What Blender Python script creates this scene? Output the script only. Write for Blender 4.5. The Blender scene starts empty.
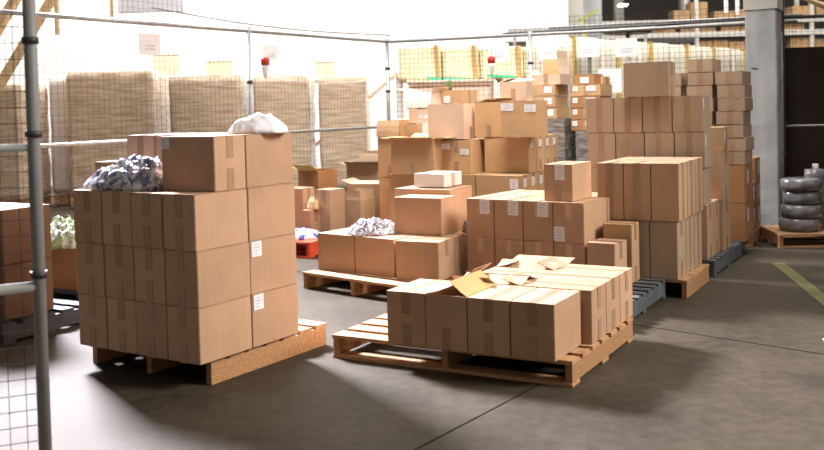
import bpy, bmesh, math, random
from mathutils import Vector, Matrix, noise
random.seed(7)
S = bpy.context.scene
COL = S.collection
PI = math.pi
R = math.radians

# ------------------------------------------------------------------ materials
def newmat(name):
    m = bpy.data.materials.new(name); m.use_nodes = True
    nt = m.node_tree; b = nt.nodes['Principled BSDF']
    return m, nt, b
def N(nt, t, **kw):
    n = nt.nodes.new(t)
    for k, v in kw.items():
        if k in n.inputs: n.inputs[k].default_value = v
        else: setattr(n, k, v)
    return n
def rgba(c): return (c[0], c[1], c[2], 1)
def mat(name, c, rough=.6, c2=None, scale=6, bump=0, metal=0, detail=4, stretch=(1, 1, 1), rnd=0, spec=None, trans=0, emit=None, alpha=None):
    m, nt, b = newmat(name)
    b.inputs['Roughness'].default_value = rough
    b.inputs['Metallic'].default_value = metal
    if spec is not None: b.inputs['Specular IOR Level'].default_value = spec
    if trans: b.inputs['Transmission Weight'].default_value = trans
    if alpha is not None: b.inputs['Alpha'].default_value = alpha
    tc = N(nt, 'ShaderNodeTexCoord'); mp = N(nt, 'ShaderNodeMapping'); mp.inputs['Scale'].default_value = stretch
    nt.links.new(tc.outputs['Object'], mp.inputs['Vector'])
    no = N(nt, 'ShaderNodeTexNoise'); no.inputs['Scale'].default_value = scale; no.inputs['Detail'].default_value = detail
    nt.links.new(mp.outputs[0], no.inputs['Vector'])
    cr = N(nt, 'ShaderNodeValToRGB')
    cr.color_ramp.elements[0].position = .32; cr.color_ramp.elements[1].position = .68
    cr.color_ramp.elements[0].color = rgba(c); cr.color_ramp.elements[1].color = rgba(c2 or tuple(min(1, x*1.12) for x in c))
    nt.links.new(no.outputs['Fac'], cr.inputs['Fac'])
    out = cr.outputs['Color']
    if rnd:
        oi = N(nt, 'ShaderNodeObjectInfo'); mr = N(nt, 'ShaderNodeMapRange')
        mr.inputs['To Min'].default_value = 1-rnd; mr.inputs['To Max'].default_value = 1+rnd
        nt.links.new(oi.outputs['Random'], mr.inputs['Value'])
        hs = N(nt, 'ShaderNodeHueSaturation'); nt.links.new(mr.outputs[0], hs.inputs['Value']); nt.links.new(out, hs.inputs['Color'])
        out = hs.outputs['Color']
    nt.links.new(out, b.inputs['Base Color'])
    if bump:
        bp = N(nt, 'ShaderNodeBump'); bp.inputs['Strength'].default_value = bump; bp.inputs['Distance'].default_value = .01
        nt.links.new(no.outputs['Fac'], bp.inputs['Height']); nt.links.new(bp.outputs[0], b.inputs['Normal'])
    if emit:
        b.inputs['Emission Color'].default_value = rgba(emit[0]); b.inputs['Emission Strength'].default_value = emit[1]
    return m

def cardboard(name, c, c2, rough=.5):
    m, nt, b = newmat(name)
    b.inputs['Roughness'].default_value = rough
    b.inputs['Specular IOR Level'].default_value = .35
    tc = N(nt, 'ShaderNodeTexCoord')
    n1 = N(nt, 'ShaderNodeTexNoise'); n1.inputs['Scale'].default_value = 5; n1.inputs['Detail'].default_value = 5
    n2 = N(nt, 'ShaderNodeTexNoise'); n2.inputs['Scale'].default_value = 1; n2.inputs['Detail'].default_value = 2
    mp = N(nt, 'ShaderNodeMapping'); mp.inputs['Scale'].default_value = (130, 130, 3)
    oi = N(nt, 'ShaderNodeObjectInfo')
    ad = N(nt, 'ShaderNodeVectorMath', operation='ADD')
    nt.links.new(tc.outputs['Object'], ad.inputs[0]); nt.links.new(oi.outputs['Location'], ad.inputs[1])
    nt.links.new(ad.outputs[0], n1.inputs['Vector'])
    nt.links.new(tc.outputs['Object'], mp.inputs['Vector']); nt.links.new(mp.outputs[0], n2.inputs['Vector'])
    mx = N(nt, 'ShaderNodeMath', operation='MULTIPLY_ADD'); mx.inputs[1].default_value = .35
    nt.links.new(n2.outputs['Fac'], mx.inputs[0]); 
    m3 = N(nt, 'ShaderNodeMath', operation='MULTIPLY'); m3.inputs[1].default_value = .65
    nt.links.new(n1.outputs['Fac'], m3.inputs[0]); nt.links.new(m3.outputs[0], mx.inputs[2])
    cr = N(nt, 'ShaderNodeValToRGB')
    cr.color_ramp.elements[0].position = .3; cr.color_ramp.elements[1].position = .7
    cr.color_ramp.elements[0].color = rgba(c); cr.color_ramp.elements[1].color = rgba(c2)
    nt.links.new(mx.outputs[0], cr.inputs['Fac'])
    mr = N(nt, 'ShaderNodeMapRange'); mr.inputs['To Min'].default_value = .9; mr.inputs['To Max'].default_value = 1.1
    nt.links.new(oi.outputs['Random'], mr.inputs['Value'])
    hs = N(nt, 'ShaderNodeHueSaturation'); nt.links.new(mr.outputs[0], hs.inputs['Value']); nt.links.new(cr.outputs['Color'], hs.inputs['Color'])
    nt.links.new(hs.outputs[0], b.inputs['Base Color'])
    bp = N(nt, 'ShaderNodeBump'); bp.inputs['Strength'].default_value = .12; bp.inputs['Distance'].default_value = .004
    nt.links.new(mx.outputs[0], bp.inputs['Height']); nt.links.new(bp.outputs[0], b.inputs['Normal'])
    return m

M = {}
M['kraft'] = cardboard('kraft_card', (.42, .257, .156), (.51, .32, .20))
M['golden'] = cardboard('golden_card', (.46, .285, .145), (.54, .345, .185))
M['greykraft'] = cardboard('greyish_card', (.38, .265, .18), (.45, .32, .22))
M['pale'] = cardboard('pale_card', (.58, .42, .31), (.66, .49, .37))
M['white'] = cardboard('white_card', (.72, .68, .66), (.80, .76, .74))
M['orange'] = cardboard('orange_card', (.32, .15, .065), (.40, .20, .09))
M['shadecard'] = cardboard('shaded_brown_card', (.075, .036, .018), (.11, .055, .028))  # card darkened so the shade on the left-edge cartons sits in its colour
M['yellowflap'] = cardboard('yellow_card', (.58, .44, .18), (.66, .50, .22), .35)
M['tape'] = mat('packing_tape_film', (.335, .21, .133), .25, (.39, .25, .16), 20, .1, rnd=.1)
M['tapeclear'] = mat('clear_tape_film', (.50, .32, .20), .15, (.58, .39, .26), 14, .2)
M['label'] = mat('label_paper', (.74, .73, .74), .5, (.8, .79, .8), 30)
M['ink'] = mat('label_ink', (.36, .33, .36), .6)
M['wood'] = mat('pallet_wood', (.36, .185, .085), .7, (.52, .30, .155), 7, .25, stretch=(1, 9, 1), rnd=.15)
M['woodx'] = mat('pallet_wood_stringer', (.31, .15, .062), .7, (.46, .25, .115), 7, .25, stretch=(9, 1, 9), rnd=.12)
M['greypaint'] = mat('grey_pallet_paint', (.06, .07, .078), .6, (.10, .11, .12), 9, .2, rnd=.1)
M['darkpallet'] = mat('dark_pallet', (.02, .022, .028), .5, (.035, .037, .042), 9)
M['redplastic'] = mat('red_plastic', (.55, .06, .02), .4, (.62, .08, .03), 9)
M['steel'] = mat('galvanised_steel', (.38, .38, .38), .4, (.5, .5, .5), 15, .05, metal=.6)
M['darksteel'] = mat('dark_steel', (.05, .05, .055), .5, (.08, .08, .08), 12, metal=.3)
M['wire'] = mat('mesh_wire', (.055, .038, .03), .9, (.08, .055, .045), 10, spec=.15)
M['blackwire'] = mat('black_mesh_wire', (.02, .015, .012), .9, (.03, .02, .015), 9, spec=.1)
M['sheetink'] = mat('faint_sheet_print', (.50, .46, .55), .6, (.56, .52, .60), 9)
M['wirebrown'] = mat('brown_mesh_wire', (.16, .11, .085), .9, (.2, .14, .11), 10, spec=.15)
M['plaster'] = mat('white_wall_paint', (.86, .86, .85), .8, (.9, .9, .88), 1.5)
M['greywall'] = mat('grey_wall_panel', (.50, .48, .45), .7, (.6, .58, .55), 1.5)
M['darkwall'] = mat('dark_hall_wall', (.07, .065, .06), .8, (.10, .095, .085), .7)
M['concrete'] = mat('column_concrete', (.32, .33, .35), .75, (.50, .51, .53), 4, .5, detail=8, stretch=(1, 1, .4))
M['paper'] = mat('paper_sheet', (.90, .89, .92), .6)
M['film'] = mat('shrink_film_brown', (.42, .29, .18), .2, (.74, .60, .46), 3, 1.0, stretch=(1, 1, 9), detail=8)  # paler streaks put sheen and warm highlights into the film colour
M['filmpale'] = mat('shrink_film_pale', (.66, .58, .52), .22, (.8, .75, .72), 3, .7, stretch=(1, 1, 9), detail=8)
M['cream'] = mat('cream_bale_wrap', (.80, .70, .44), .6, (.88, .80, .56), 3, .2)
M['creampale'] = mat('pale_bale_wrap', (.78, .71, .57), .6, (.86, .80, .68), 3, .2)
M['strapyellow'] = mat('yellow_strap', (.72, .48, .08), .5)
M['strapbrown'] = mat('brown_strap', (.45, .28, .10), .5)
M['green'] = mat('green_strap', (.03, .5, .27), .4)
M['ply'] = mat('plywood', (.80, .60, .47), .65, (.86, .68, .55), 3, .1, stretch=(1, 1, 6))
M['plyframe'] = mat('plywood_frame', (.48, .28, .18), .65, (.58, .36, .24), 5)
M['timber'] = mat('roof_timber', (.74, .50, .26), .6, (.84, .60, .35), 3, .1, stretch=(6, 6, 1))
M['cable'] = mat('cable_rubber', (.2, .16, .13), .6)
M['red'] = mat('red_paint', (.5, .03, .02), .4)
M['whiteplastic'] = mat('white_plastic', (.8, .8, .8), .4)
M['darkbrown'] = mat('dark_brown_panel', (.016, .006, .004), .8, (.026, .010, .006), 3, stretch=(6, 6, .5))
M['yellowpaint'] = mat('yellow_floor_paint', (.10, .10, .03), .6, (.17, .16, .045), 9, .1)
M['joint'] = mat('floor_joint_filler', (.015, .012, .009), .95, spec=.05)
M['rackbeam'] = mat('rack_beam', (.68, .66, .64), .5)
M['boxtape_y'] = mat('yellow_box_cover', (.75, .62, .12), .5)
M['window'] = mat('window_blind', (.74, .62, .42), .6, (.80, .68, .48), 6, stretch=(1, 1, 20))
M['greenbottle'] = mat('green_bottle', (.08, .14, .03), .2)
M['blackfilm'] = mat('black_stretch_film', (.10, .09, .085), .12, (.30, .27, .25), 7, .8, stretch=(1, 1, 5), detail=8)
M['greyfilm'] = mat('clear_film_over_rolls', (.10, .095, .10), .15, (.26, .25, .26), 9, .9, stretch=(1, 1, 2), detail=8)
M['screen'] = mat('backlit_board', (.70, .70, .76), .5, (.76, .76, .82), 1)  # brightened tone puts the backlight into the board's colour
M['stonegrey'] = mat('grey_plastic', (.26, .26, .25), .5)

def crumple(name, cols, scale, rough=.15, bump=.6):
    m, nt, b = newmat(name)
    b.inputs['Roughness'].default_value = rough
    b.inputs['Coat Weight'].default_value = .6; b.inputs['Coat Roughness'].default_value = .1
    tc = N(nt, 'ShaderNodeTexCoord')
    n0 = N(nt, 'ShaderNodeTexNoise'); n0.inputs['Scale'].default_value = scale*.6; n0.inputs['Detail'].default_value = 3
    sc = N(nt, 'ShaderNodeVectorMath', operation='MULTIPLY_ADD'); sc.inputs[1].default_value = (.25, .25, .25)
    nt.links.new(tc.outputs['Object'], n0.inputs['Vector'])
    nt.links.new(n0.outputs['Color'], sc.inputs[0]); nt.links.new(tc.outputs['Object'], sc.inputs[2])
    v = N(nt, 'ShaderNodeTexVoronoi'); v.inputs['Scale'].default_value = scale
    nt.links.new(sc.outputs[0], v.inputs['Vector'])
    cr = N(nt, 'ShaderNodeValToRGB'); cr.color_ramp.interpolation = 'CONSTANT'
    e = cr.color_ramp.elements
    e[0].position = 0; e[0].color = rgba(cols[0]); e[1].position = 1/len(cols); e[1].color = rgba(cols[1])
    for i, c in enumerate(cols[2:]):
        x = e.new((i+2)/len(cols)); x.color = rgba(c)
    sp = N(nt, 'ShaderNodeSeparateColor'); nt.links.new(v.outputs['Color'], sp.inputs[0])
    nt.links.new(sp.outputs[0], cr.inputs['Fac']); nt.links.new(cr.outputs['Color'], b.inputs['Base Color'])
    n2 = N(nt, 'ShaderNodeTexNoise'); n2.inputs['Scale'].default_value = scale*1.5; n2.inputs['Detail'].default_value = 5
    nt.links.new(tc.outputs['Object'], n2.inputs['Vector'])
    bp = N(nt, 'ShaderNodeBump'); bp.inputs['Strength'].default_value = bump; bp.inputs['Distance'].default_value = .02
    nt.links.new(n2.outputs['Fac'], bp.inputs['Height']); nt.links.new(bp.outputs[0], b.inputs['Normal'])
    return m
M['clothes_blue'] = crumple('blue_white_goods_in_film', [(.10, .11, .24), (.62, .62, .68), (.22, .20, .26), (.16, .17, .34), (.45, .38, .32), (.70, .70, .76)], 26)
M['clothes_grey'] = crumple('purple_white_goods_in_film', [(.25, .20, .30), (.70, .68, .74), (.60, .56, .62), (.12, .11, .15), (.74, .72, .78)], 34)
M['clothes_dark'] = crumple('dark_goods_in_film', [(.05, .045, .045), (.25, .22, .2), (.1, .09, .09), (.4, .37, .33)], 40)
M['greenfilm'] = crumple('green_white_sheeting', [(.22, .28, .12), (.38, .41, .30), (.15, .20, .08), (.42, .44, .34)], 16)
M['whitebag'] = mat('white_poly_bag', (.84, .84, .87), .2, (.92, .92, .94), 9, .5, detail=6)
M['bluesack'] = crumple('blue_white_printed_sack', [(.03, .05, .32), (.75, .75, .8), (.04, .06, .4), (.7, .7, .78)], 16, .35, .2)
M['crushed'] = mat('crushed_paper', (.55, .40, .2), .6, (.66, .5, .28), 20, .5)

def floor_mat():
    m, nt, b = newmat('polished_concrete_floor')
    tc = N(nt, 'ShaderNodeTexCoord')
    n1 = N(nt, 'ShaderNodeTexNoise'); n1.inputs['Scale'].default_value = .9; n1.inputs['Detail'].default_value = 8; n1.inputs['Roughness'].default_value = .6
    n2 = N(nt, 'ShaderNodeTexNoise'); n2.inputs['Scale'].default_value = 14; n2.inputs['Detail'].default_value = 8; n2.inputs['Roughness'].default_value = .7
    for n in (n1, n2): nt.links.new(tc.outputs['Object'], n.inputs['Vector'])
    a = N(nt, 'ShaderNodeMath', operation='MULTIPLY_ADD'); a.inputs[1].default_value = .45
    nt.links.new(n2.outputs['Fac'], a.inputs[0])
    c = N(nt, 'ShaderNodeMath', operation='MULTIPLY'); c.inputs[1].default_value = .55
    nt.links.new(n1.outputs['Fac'], c.inputs[0]); nt.links.new(c.outputs[0], a.inputs[2])
    cr = N(nt, 'ShaderNodeValToRGB'); cr.color_ramp.elements[0].position = .4; cr.color_ramp.elements[1].position = .6
    cr.color_ramp.elements[0].color = (.034, .025, .015, 1); cr.color_ramp.elements[1].color = (.076, .060, .041, 1)
    nt.links.new(a.outputs[0], cr.inputs['Fac']); nt.links.new(cr.outputs[0], b.inputs['Base Color'])
    mr = N(nt, 'ShaderNodeMapRange'); mr.inputs['To Min'].default_value = .5; mr.inputs['To Max'].default_value = .8; b.inputs['Specular IOR Level'].default_value = .2
    nt.links.new(a.outputs[0], mr.inputs['Value']); nt.links.new(mr.outputs[0], b.inputs['Roughness'])
    bp = N(nt, 'ShaderNodeBump'); bp.inputs['Strength'].default_value = .15; bp.inputs['Distance'].default_value = .004
    nt.links.new(n2.outputs['Fac'], bp.inputs['Height']); nt.links.new(bp.outputs[0], b.inputs['Normal'])
    return m
M['floor'] = floor_mat()

# ------------------------------------------------------------------ geometry helpers
def add_box(bm, x0, x1, y0, y1, z0, z1, mi=0):
    vs = [bm.verts.new((x, y, z)) for x in (x0, x1) for y in (y0, y1) for z in (z0, z1)]
    for f in ((0, 1, 3, 2), (4, 6, 7, 5), (0, 4, 5, 1), (2, 3, 7, 6), (0, 2, 6, 4), (1, 5, 7, 3)):
        fc = bm.faces.new([vs[i] for i in f]); fc.material_index = mi
    return vs
def add_tube(bm, p, q, r, seg=10, mi=0):
    p = Vector(p); q = Vector(q); d = (q-p).normalized()
    u = d.orthogonal().normalized(); w = d.cross(u)
    a = []; b = []
    for i in range(seg):
        t = 2*PI*i/seg; o = (u*math.cos(t)+w*math.sin(t))*r
        a.append(bm.verts.new(p+o)); b.append(bm.verts.new(q+o))
    for i in range(seg):
        j = (i+1) % seg; f = bm.faces.new((a[i], a[j], b[j], b[i])); f.smooth = True; f.material_index = mi
    bm.faces.new(a[::-1]); bm.faces.new(b)
def add_bar(bm, p, q, w, h, up=(0, 0, 1)):
    p = Vector(p); q = Vector(q); d = (q-p).normalized(); up = Vector(up)
    s = d.cross(up).normalized(); up = s.cross(d).normalized()
    vs = []
    for e in (p, q):
        for a, b in ((-1, -1), (1, -1), (1, 1), (-1, 1)): vs.append(bm.verts.new(e+s*a*w/2+up*b*h/2))
    for f in ((0, 3, 2, 1), (4, 5, 6, 7), (0, 1, 5, 4), (1, 2, 6, 5), (2, 3, 7, 6), (3, 0, 4, 7)): bm.faces.new([vs[i] for i in f])
def add_lathe(bm, prof, seg=24, cx=0, cy=0):
    rings = []
    for r, z in prof: rings.append([bm.verts.new((cx+r*math.cos(2*PI*i/seg), cy+r*math.sin(2*PI*i/seg), z)) for i in range(seg)])
    for a, b in zip(rings, rings[1:]):
        for i in range(seg):
            j = (i+1) % seg; f = bm.faces.new((a[i], a[j], b[j], b[i])); f.smooth = True
    bm.faces.new(rings[0][::-1]); bm.faces.new(rings[-1])
def fin(bm, name, mats, bevel=0, seg=1):
    if bevel:
        bmesh.ops.bevel(bm, geom=bm.edges[:], offset=bevel, segments=seg, affect='EDGES', clamp_overlap=True)
    bmesh.ops.recalc_face_normals(bm, faces=bm.faces[:])
    me = bpy.data.meshes.new(name); bm.to_mesh(me); bm.free()
    for m in (mats if isinstance(mats, (list, tuple)) else [mats]): me.materials.append(m)
    return me
def link(name, me, parent=None, loc=(0, 0, 0), rot=(0, 0, 0)):
    o = bpy.data.objects.new(name, me); COL.objects.link(o); o.location = loc; o.rotation_euler = rot
    if parent: o.parent = parent
    return o
def tag(o, label, cat, group=None, kind=None):
    if label: o['label'] = label
    if cat: o['category'] = cat
    if group: o['group'] = group
    if kind: o['kind'] = kind
    return o
def thing(name, label, cat, loc, yaw=0, group=None):
    o = bpy.data.objects.new(name, None); COL.objects.link(o); o.location = loc; o.rotation_euler = (0, 0, yaw)
    o.empty_display_size = .1
    return tag(o, label, cat, group)
def struct(name, me, loc=(0, 0, 0), rot=(0, 0, 0)):
    o = link(name, me, None, loc, rot); o['kind'] = 'structure'; return o
def boxmesh(name, x0, x1, y0, y1, z0, z1, m, bevel=0):
    bm = bmesh.new(); add_box(bm, x0, x1, y0, y1, z0, z1); return fin(bm, name, m, bevel)

# ------------------------------------------------------------------ cartons
# local frame: origin at the near bottom corner, +x runs back-right (depth a), +y runs left (width b)
CACHE = {}
def body_mesh(a, b, h, m, var):
    k = ('body', round(a, 3), round(b, 3), round(h, 3), m, var)
    if k in CACHE: return CACHE[k]
    bm = bmesh.new(); rs = random.Random(hash(k[1:4]) % 1000+var)
    g = .0015; n = 4; ft = .003
    x0, x1, y0, y1, z1 = g, a-g, g, b-g, h-ft
    bu = rs.uniform(.001, .0045)
    add_box(bm, x0, x1, y0, y1, 0.001, z1)
    bmesh.ops.subdivide_edges(bm, edges=bm.edges[:], cuts=3, use_grid_fill=True)
    off = Vector((rs.random()*9, rs.random()*9, rs.random()*9))
    for v in bm.verts:
        u = (v.co.x-x0)/(x1-x0); w = (v.co.y-y0)/(y1-y0); t = v.co.z/z1
        su, sw, st = math.sin(PI*u), math.sin(PI*w), math.sin(PI*t)
        if abs(u) < 1e-3: v.co.x -= bu*sw*st*.4
        if abs(u-1) < 1e-3: v.co.x += bu*sw*st*.4
        if abs(w) < 1e-3: v.co.y -= bu*su*st*.4
        if abs(w-1) < 1e-3: v.co.y += bu*su*st*.4
    for f in bm.faces: f.smooth = True
    sharp = [e for e in bm.edges if e.calc_face_angle(0) > 1.2]
    bmesh.ops.bevel(bm, geom=sharp, offset=.0028, segments=2, affect='EDGES', clamp_overlap=True)
    for e in bm.edges:
        if e.calc_face_angle(0) > .25: e.smooth = False
    me = fin(bm, 'carton_body', M[m]); CACHE[k] = me; return me
def flat_flap(a, b, h, axis, side, m):
    k = ('flap', round(a, 3), round(b, 3), round(h, 3), axis, side, m)
    if k in CACHE: return CACHE[k]
    g = .0015; s = .0015
    if axis == 'x':
        y0, y1 = (g, b/2-s) if side == 0 else (b/2+s, b-g); x0, x1 = g, a-g
    else:
        x0, x1 = (g, a/2-s) if side == 0 else (a/2+s, a-g); y0, y1 = g, b-g
    me = boxmesh('carton_flap', x0, x1, y0, y1, h-.003, h, M[m], .001); CACHE[k] = me; return me
def tape_mesh(a, b, h, axis, which, m='tape', d1=.115, d2=.115, w=.048):
    k = ('tape', round(a, 3), round(b, 3), round(h, 3), axis, which, m, d1, w)
    if k in CACHE: return CACHE[k]
    bm = bmesh.new(); t = .0007; w2 = w/2
    L, W = (a, b) if axis == 'x' else (b, a)
    def bx(l0, l1, z0, z1):
        c = W/2
        if axis == 'x': add_box(bm, l0, l1, c-w2, c+w2, z0, z1)
        else: add_box(bm, c-w2, c+w2, l0, l1, z0, z1)
    o = .0018
    if which == 'top':
        bx(-o, L+o, h, h+t); bx(-o, .0005, h-d1, h+t); bx(L-.0005, L+o, h-d1, h+t)
    else:
        bx(-o, L+o, .0002, .0009); bx(-o, .0005, .0002, d2); bx(L-.0005, L+o, .0002, d2)
    me = fin(bm, 'carton_tape', M[m]); CACHE[k] = me; return me
def label_mesh(a, b, h, face, u, v, w, hh):
    # u: distance from left edge of the face seen from outside, v: distance from its top
    bm = bmesh.new(); t = .0012; o = .0022
    def bx(l0, l1, z0, z1, th, mi):
        if face == 'x': add_box(bm, -o-th, -o+.0005, b-l1, b-l0, z0, z1, mi)
        else: add_box(bm, l0, l1, -o-th, -o+.0005, z0, z1, mi)
    bx(u, u+w, h-v-hh, h-v, t*.4, 0)
    rs = random.Random(int((a+b+h+u+v)*9999))
    if w > .03:
        n = 4
        for i in range(n):
            z = h-v-hh*(.2+.6*i/(n-1)); l0 = u+w*rs.uniform(.1, .3); l1 = u+w*rs.uniform(.55, .9)
            x = l0
            while x < l1:
                x2 = min(l1, x+rs.uniform(.004, .012)); bx(x, x2, z-.0025, z+.0025, t*.4+.0004, 1); x = x2+.004
    return fin(bm, 'shipping_label', [M['label'], M['ink']])
def tape_off(a, b, h, axis, fx):
    return None

def carton(x, y, z, yaw, a, b, h, label, m='kraft', axis='x', group=None, labels=(), tape='tape', jit=1, tapes=('top', 'bottom'), var=None, full=False):
    if h < .2 and 'top' in tapes: full = True
    if full: tapes = ('top',)
    jy = R(random.uniform(-.5, .5))*jit
    t = thing('cardboard_box', label, 'box', (x, y, z), R(yaw)+jy, group)
    v = random.randrange(3) if var is None else var
    link('body', body_mesh(a, b, h, m, v), t)
    for s in (0, 1): link('flap', flat_flap(a, b, h, axis, s, m), t)
    for k in tapes: link('packing_tape', tape_mesh(a, b, h, axis, k, tape, h-.006 if full else .115), t)
    for lb in labels:
        o = link('shipping_label', label_mesh(a, b, h, *lb), t); o['label'] = 'white printed label'
    return t

def open_carton(x, y, z, yaw, a, b, h, label, m='kraft', flaps={}, group=None, labels=(), flapmat=None):
    """flaps: side -> (angle from flat-outward in degrees, length)."""
    t = thing('open_cardboard_box', label, 'box', (x, y, z), R(yaw), group)
    bm = bmesh.new(); w = .005
    o = [bm.verts.new(p) for p in ((0, 0, 0.001), (a, 0, 0.001), (a, b, 0.001), (0, b, 0.001), (0, 0, h), (a, 0, h), (a, b, h), (0, b, h))]
    i = [bm.verts.new(p) for p in ((w, w, w), (a-w, w, w), (a-w, b-w, w), (w, b-w, w), (w, w, h), (a-w, w, h), (a-w, b-w, h), (w, b-w, h))]
    for f in ((0, 3, 2, 1), (0, 1, 5, 4), (1, 2, 6, 5), (2, 3, 7, 6), (3, 0, 4, 7)): bm.faces.new([o[k] for k in f])
    for f in ((0, 1, 2, 3), (0, 4, 5, 1), (1, 5, 6, 2), (2, 6, 7, 3), (3, 7, 4, 0)): bm.faces.new([i[k] for k in f])
    for k in range(4):
        k2 = (k+1) % 4; bm.faces.new((o[4+k], o[4+k2], i[4+k2], i[4+k]))
    link('body', fin(bm, 'open_body', M[m]), t)
    for side, (ang, ln) in flaps.items():
        bm = bmesh.new(); A = R(ang); th = .004; g = .004
        # build flap in local frame: hinge along +u, extends outward along +v
        L = a if side in ('-y', '+y') else b
        nseg = 3; pts = []
        for s in range(nseg+1):
            q = s/nseg; ang2 = A-.12*q
            pts.append((ln*q*math.cos(ang2), ln*q*math.sin(ang2)))
        top = []; bot = []
        for (vv, zz) in pts:
            top.append([(g, vv, zz+th), (L-g, vv, zz+th)]); bot.append([(g, vv, zz), (L-g, vv, zz)])
        def W(p):
            u, vv, zz = p
            if side == '-x': return (-vv, u, h+zz)
            if side == '+x': return (a+vv, u, h+zz)
            if side == '-y': return (u, -vv, h+zz)
            return (u, b+vv, h+zz)
        T = [[bm.verts.new(W(p)) for p in r] for r in top]; B = [[bm.verts.new(W(p)) for p in r] for r in bot]
        for s in range(nseg):
            bm.faces.new((T[s][0], T[s][1], T[s+1][1], T[s+1][0])); bm.faces.new((B[s][1], B[s][0], B[s+1][0], B[s+1][1]))
            bm.faces.new((T[s][0], T[s+1][0], B[s+1][0], B[s][0])); bm.faces.new((T[s+1][1], T[s][1], B[s][1], B[s+1][1]))
        bm.faces.new((T[0][1], T[0][0], B[0][0], B[0][1])); bm.faces.new((T[-1][0], T[-1][1], B[-1][1], B[-1][0]))
        fm = (flapmat or {}).get(side, m)
        fo = link('flap', fin(bm, 'open_flap', M[fm]), t)
        if fm != m: fo['label'] = {'yellowflap': 'glossy yellowish flap', 'white': 'white flap', 'pale': 'pale flap'}.get(fm, 'flap of another colour')
    link('packing_tape', tape_mesh(a, b, h, 'x', 'bottom', 'tape'), t)
    for lb in labels:
        o_ = link('shipping_label', label_mesh(a, b, h, *lb), t); o_['label'] = 'white printed label'
    return t

def F2(x, y, yaw, r, l):
    c, s = math.cos(R(yaw)), math.sin(R(yaw)); return x+r*c-l*s, y+r*s+l*c

ORD = ['first', 'second', 'third', 'fourth', 'fifth', 'sixth', 'seventh', 'eighth', 'ninth']

# ------------------------------------------------------------------ pallets
def pallet(x, y, yaw, a, b, label, wood='wood', nb=7, bw=.095, H=.13, bottom=True, wx=None, group=None, cat='pallet', stringers=3, name='wooden_pallet', skirt=False):
    t = thing(name, label, cat, (x, y, 0), R(yaw), group)
    bt = .02; wx = wx or ('woodx' if wood == 'wood' else wood)
    me_b = {}
    step = (a-bw)/(nb-1)
    for i in range(nb):
        bm = bmesh.new(); x0 = i*step; add_box(bm, x0, x0+bw, 0, b, H-bt, H)
        bmesh.ops.subdivide_edges(bm, edges=[e for e in bm.edges if abs(e.verts[0].co.y-e.verts[1].co.y) > .1], cuts=6)
        rs = random.Random(i*7+int(a*100))
        for v in bm.verts: v.co.z += rs.uniform(-.0012, .0012)*(1 if v.co.z > H-.001 else 0); v.co.x += rs.uniform(-.001, .001)
        link('deck_board', fin(bm, 'deck_board', M[wood], 0), t)
    sw = .042
    zb = .018 if bottom else 0
    for j in range(stringers):
        y0 = j*(b-sw)/(stringers-1); bm = bmesh.new(); add_box(bm, .006, a-.006, y0+.002, y0+sw-.002, zb, H-bt)
        link('stringer', fin(bm, 'stringer', M[wx], .002), t)
    if bottom:
        for x0 in (0, a/2-bw/2, a-bw):
            link('bottom_board', boxmesh('bottom_board', x0, x0+bw, 0, b, 0, zb, M[wood], .001), t)
    return t

# ================================================================== THE SETTING
bm = bmesh.new(); add_box(bm, -16, 24, -4, 42, -.2, 0); struct('floor', fin(bm, 'floor', M['floor']))
def strip(name, p, q, w, m, z=.0015):
    bm = bmesh.new(); add_bar(bm, (p[0], p[1], z/2), (q[0], q[1], z/2), w, z); return fin(bm, name, m)
struct('trim_1', strip('joint', (-1.3, 8.48), (4.6, 2.87), .009, M['joint']))
struct('trim_2', strip('joint', (-.75, 2.85), (1.3, 5.69), .009, M['joint']))
o = link('floor_marking', strip('floor_marking', (3.06, 8.05), (2.74, 6.2), .10, M['yellowpaint'], .002)); tag(o, 'worn yellow line painted on the floor at right', 'floor marking')

bm = bmesh.new(); add_box(bm, -15, 3.14, 19, 19.3, 0, 9); struct('wall_back', fin(bm, 'wall_back', M['plaster']))
bm = bmesh.new(); add_box(bm, 3.14, 3.55, 19.6, 20.1, 0, 9); struct('trim_3', fin(bm, 'pier', M['greywall']))
bm = bmesh.new(); add_box(bm, 3.56, 4.05, 20.2, 20.5, 0, 9); struct('trim_4', fin(bm, 'pier', M['concrete']))
bm = bmesh.new(); add_box(bm, 3, 24, 34, 34.3, 0, 9); struct('wall_far', fin(bm, 'wall_far', M['darkwall']))
bm = bmesh.new(); add_box(bm, -15.3, -15, -3, 19.3, 0, 9); struct('wall_left', fin(bm, 'wall_left', M['plaster']))
k = 0
for (x0, x1, z0, z1) in ((-5.07, -4.57, 2.12, 2.53), (-4.03, -3.51, 2.06, 2.38), (-1.87, -1.49, 2.0, 2.31)):
    k += 1
    t = bpy.data.objects.new('window_%d' % k, None); COL.objects.link(t); t.location = (x0, 18.99, z0); t['kind'] = 'structure'
    w, h = x1-x0, z1-z0
    bm = bmesh.new(); e = .04
    add_box(bm, -e, w+e, -.03, .0, -e, 0); add_box(bm, -e, w+e, -.03, 0, h, h+e); add_box(bm, -e, 0, -.03, 0, 0, h); add_box(bm, w, w+e, -.03, 0, 0, h)
    link('window_frame', fin(bm, 'window_frame', M['whiteplastic']), t)
    link('window_blind', boxmesh('window_blind', 0, w, -.015, -.002, 0, h, M['window']), t)

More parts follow.
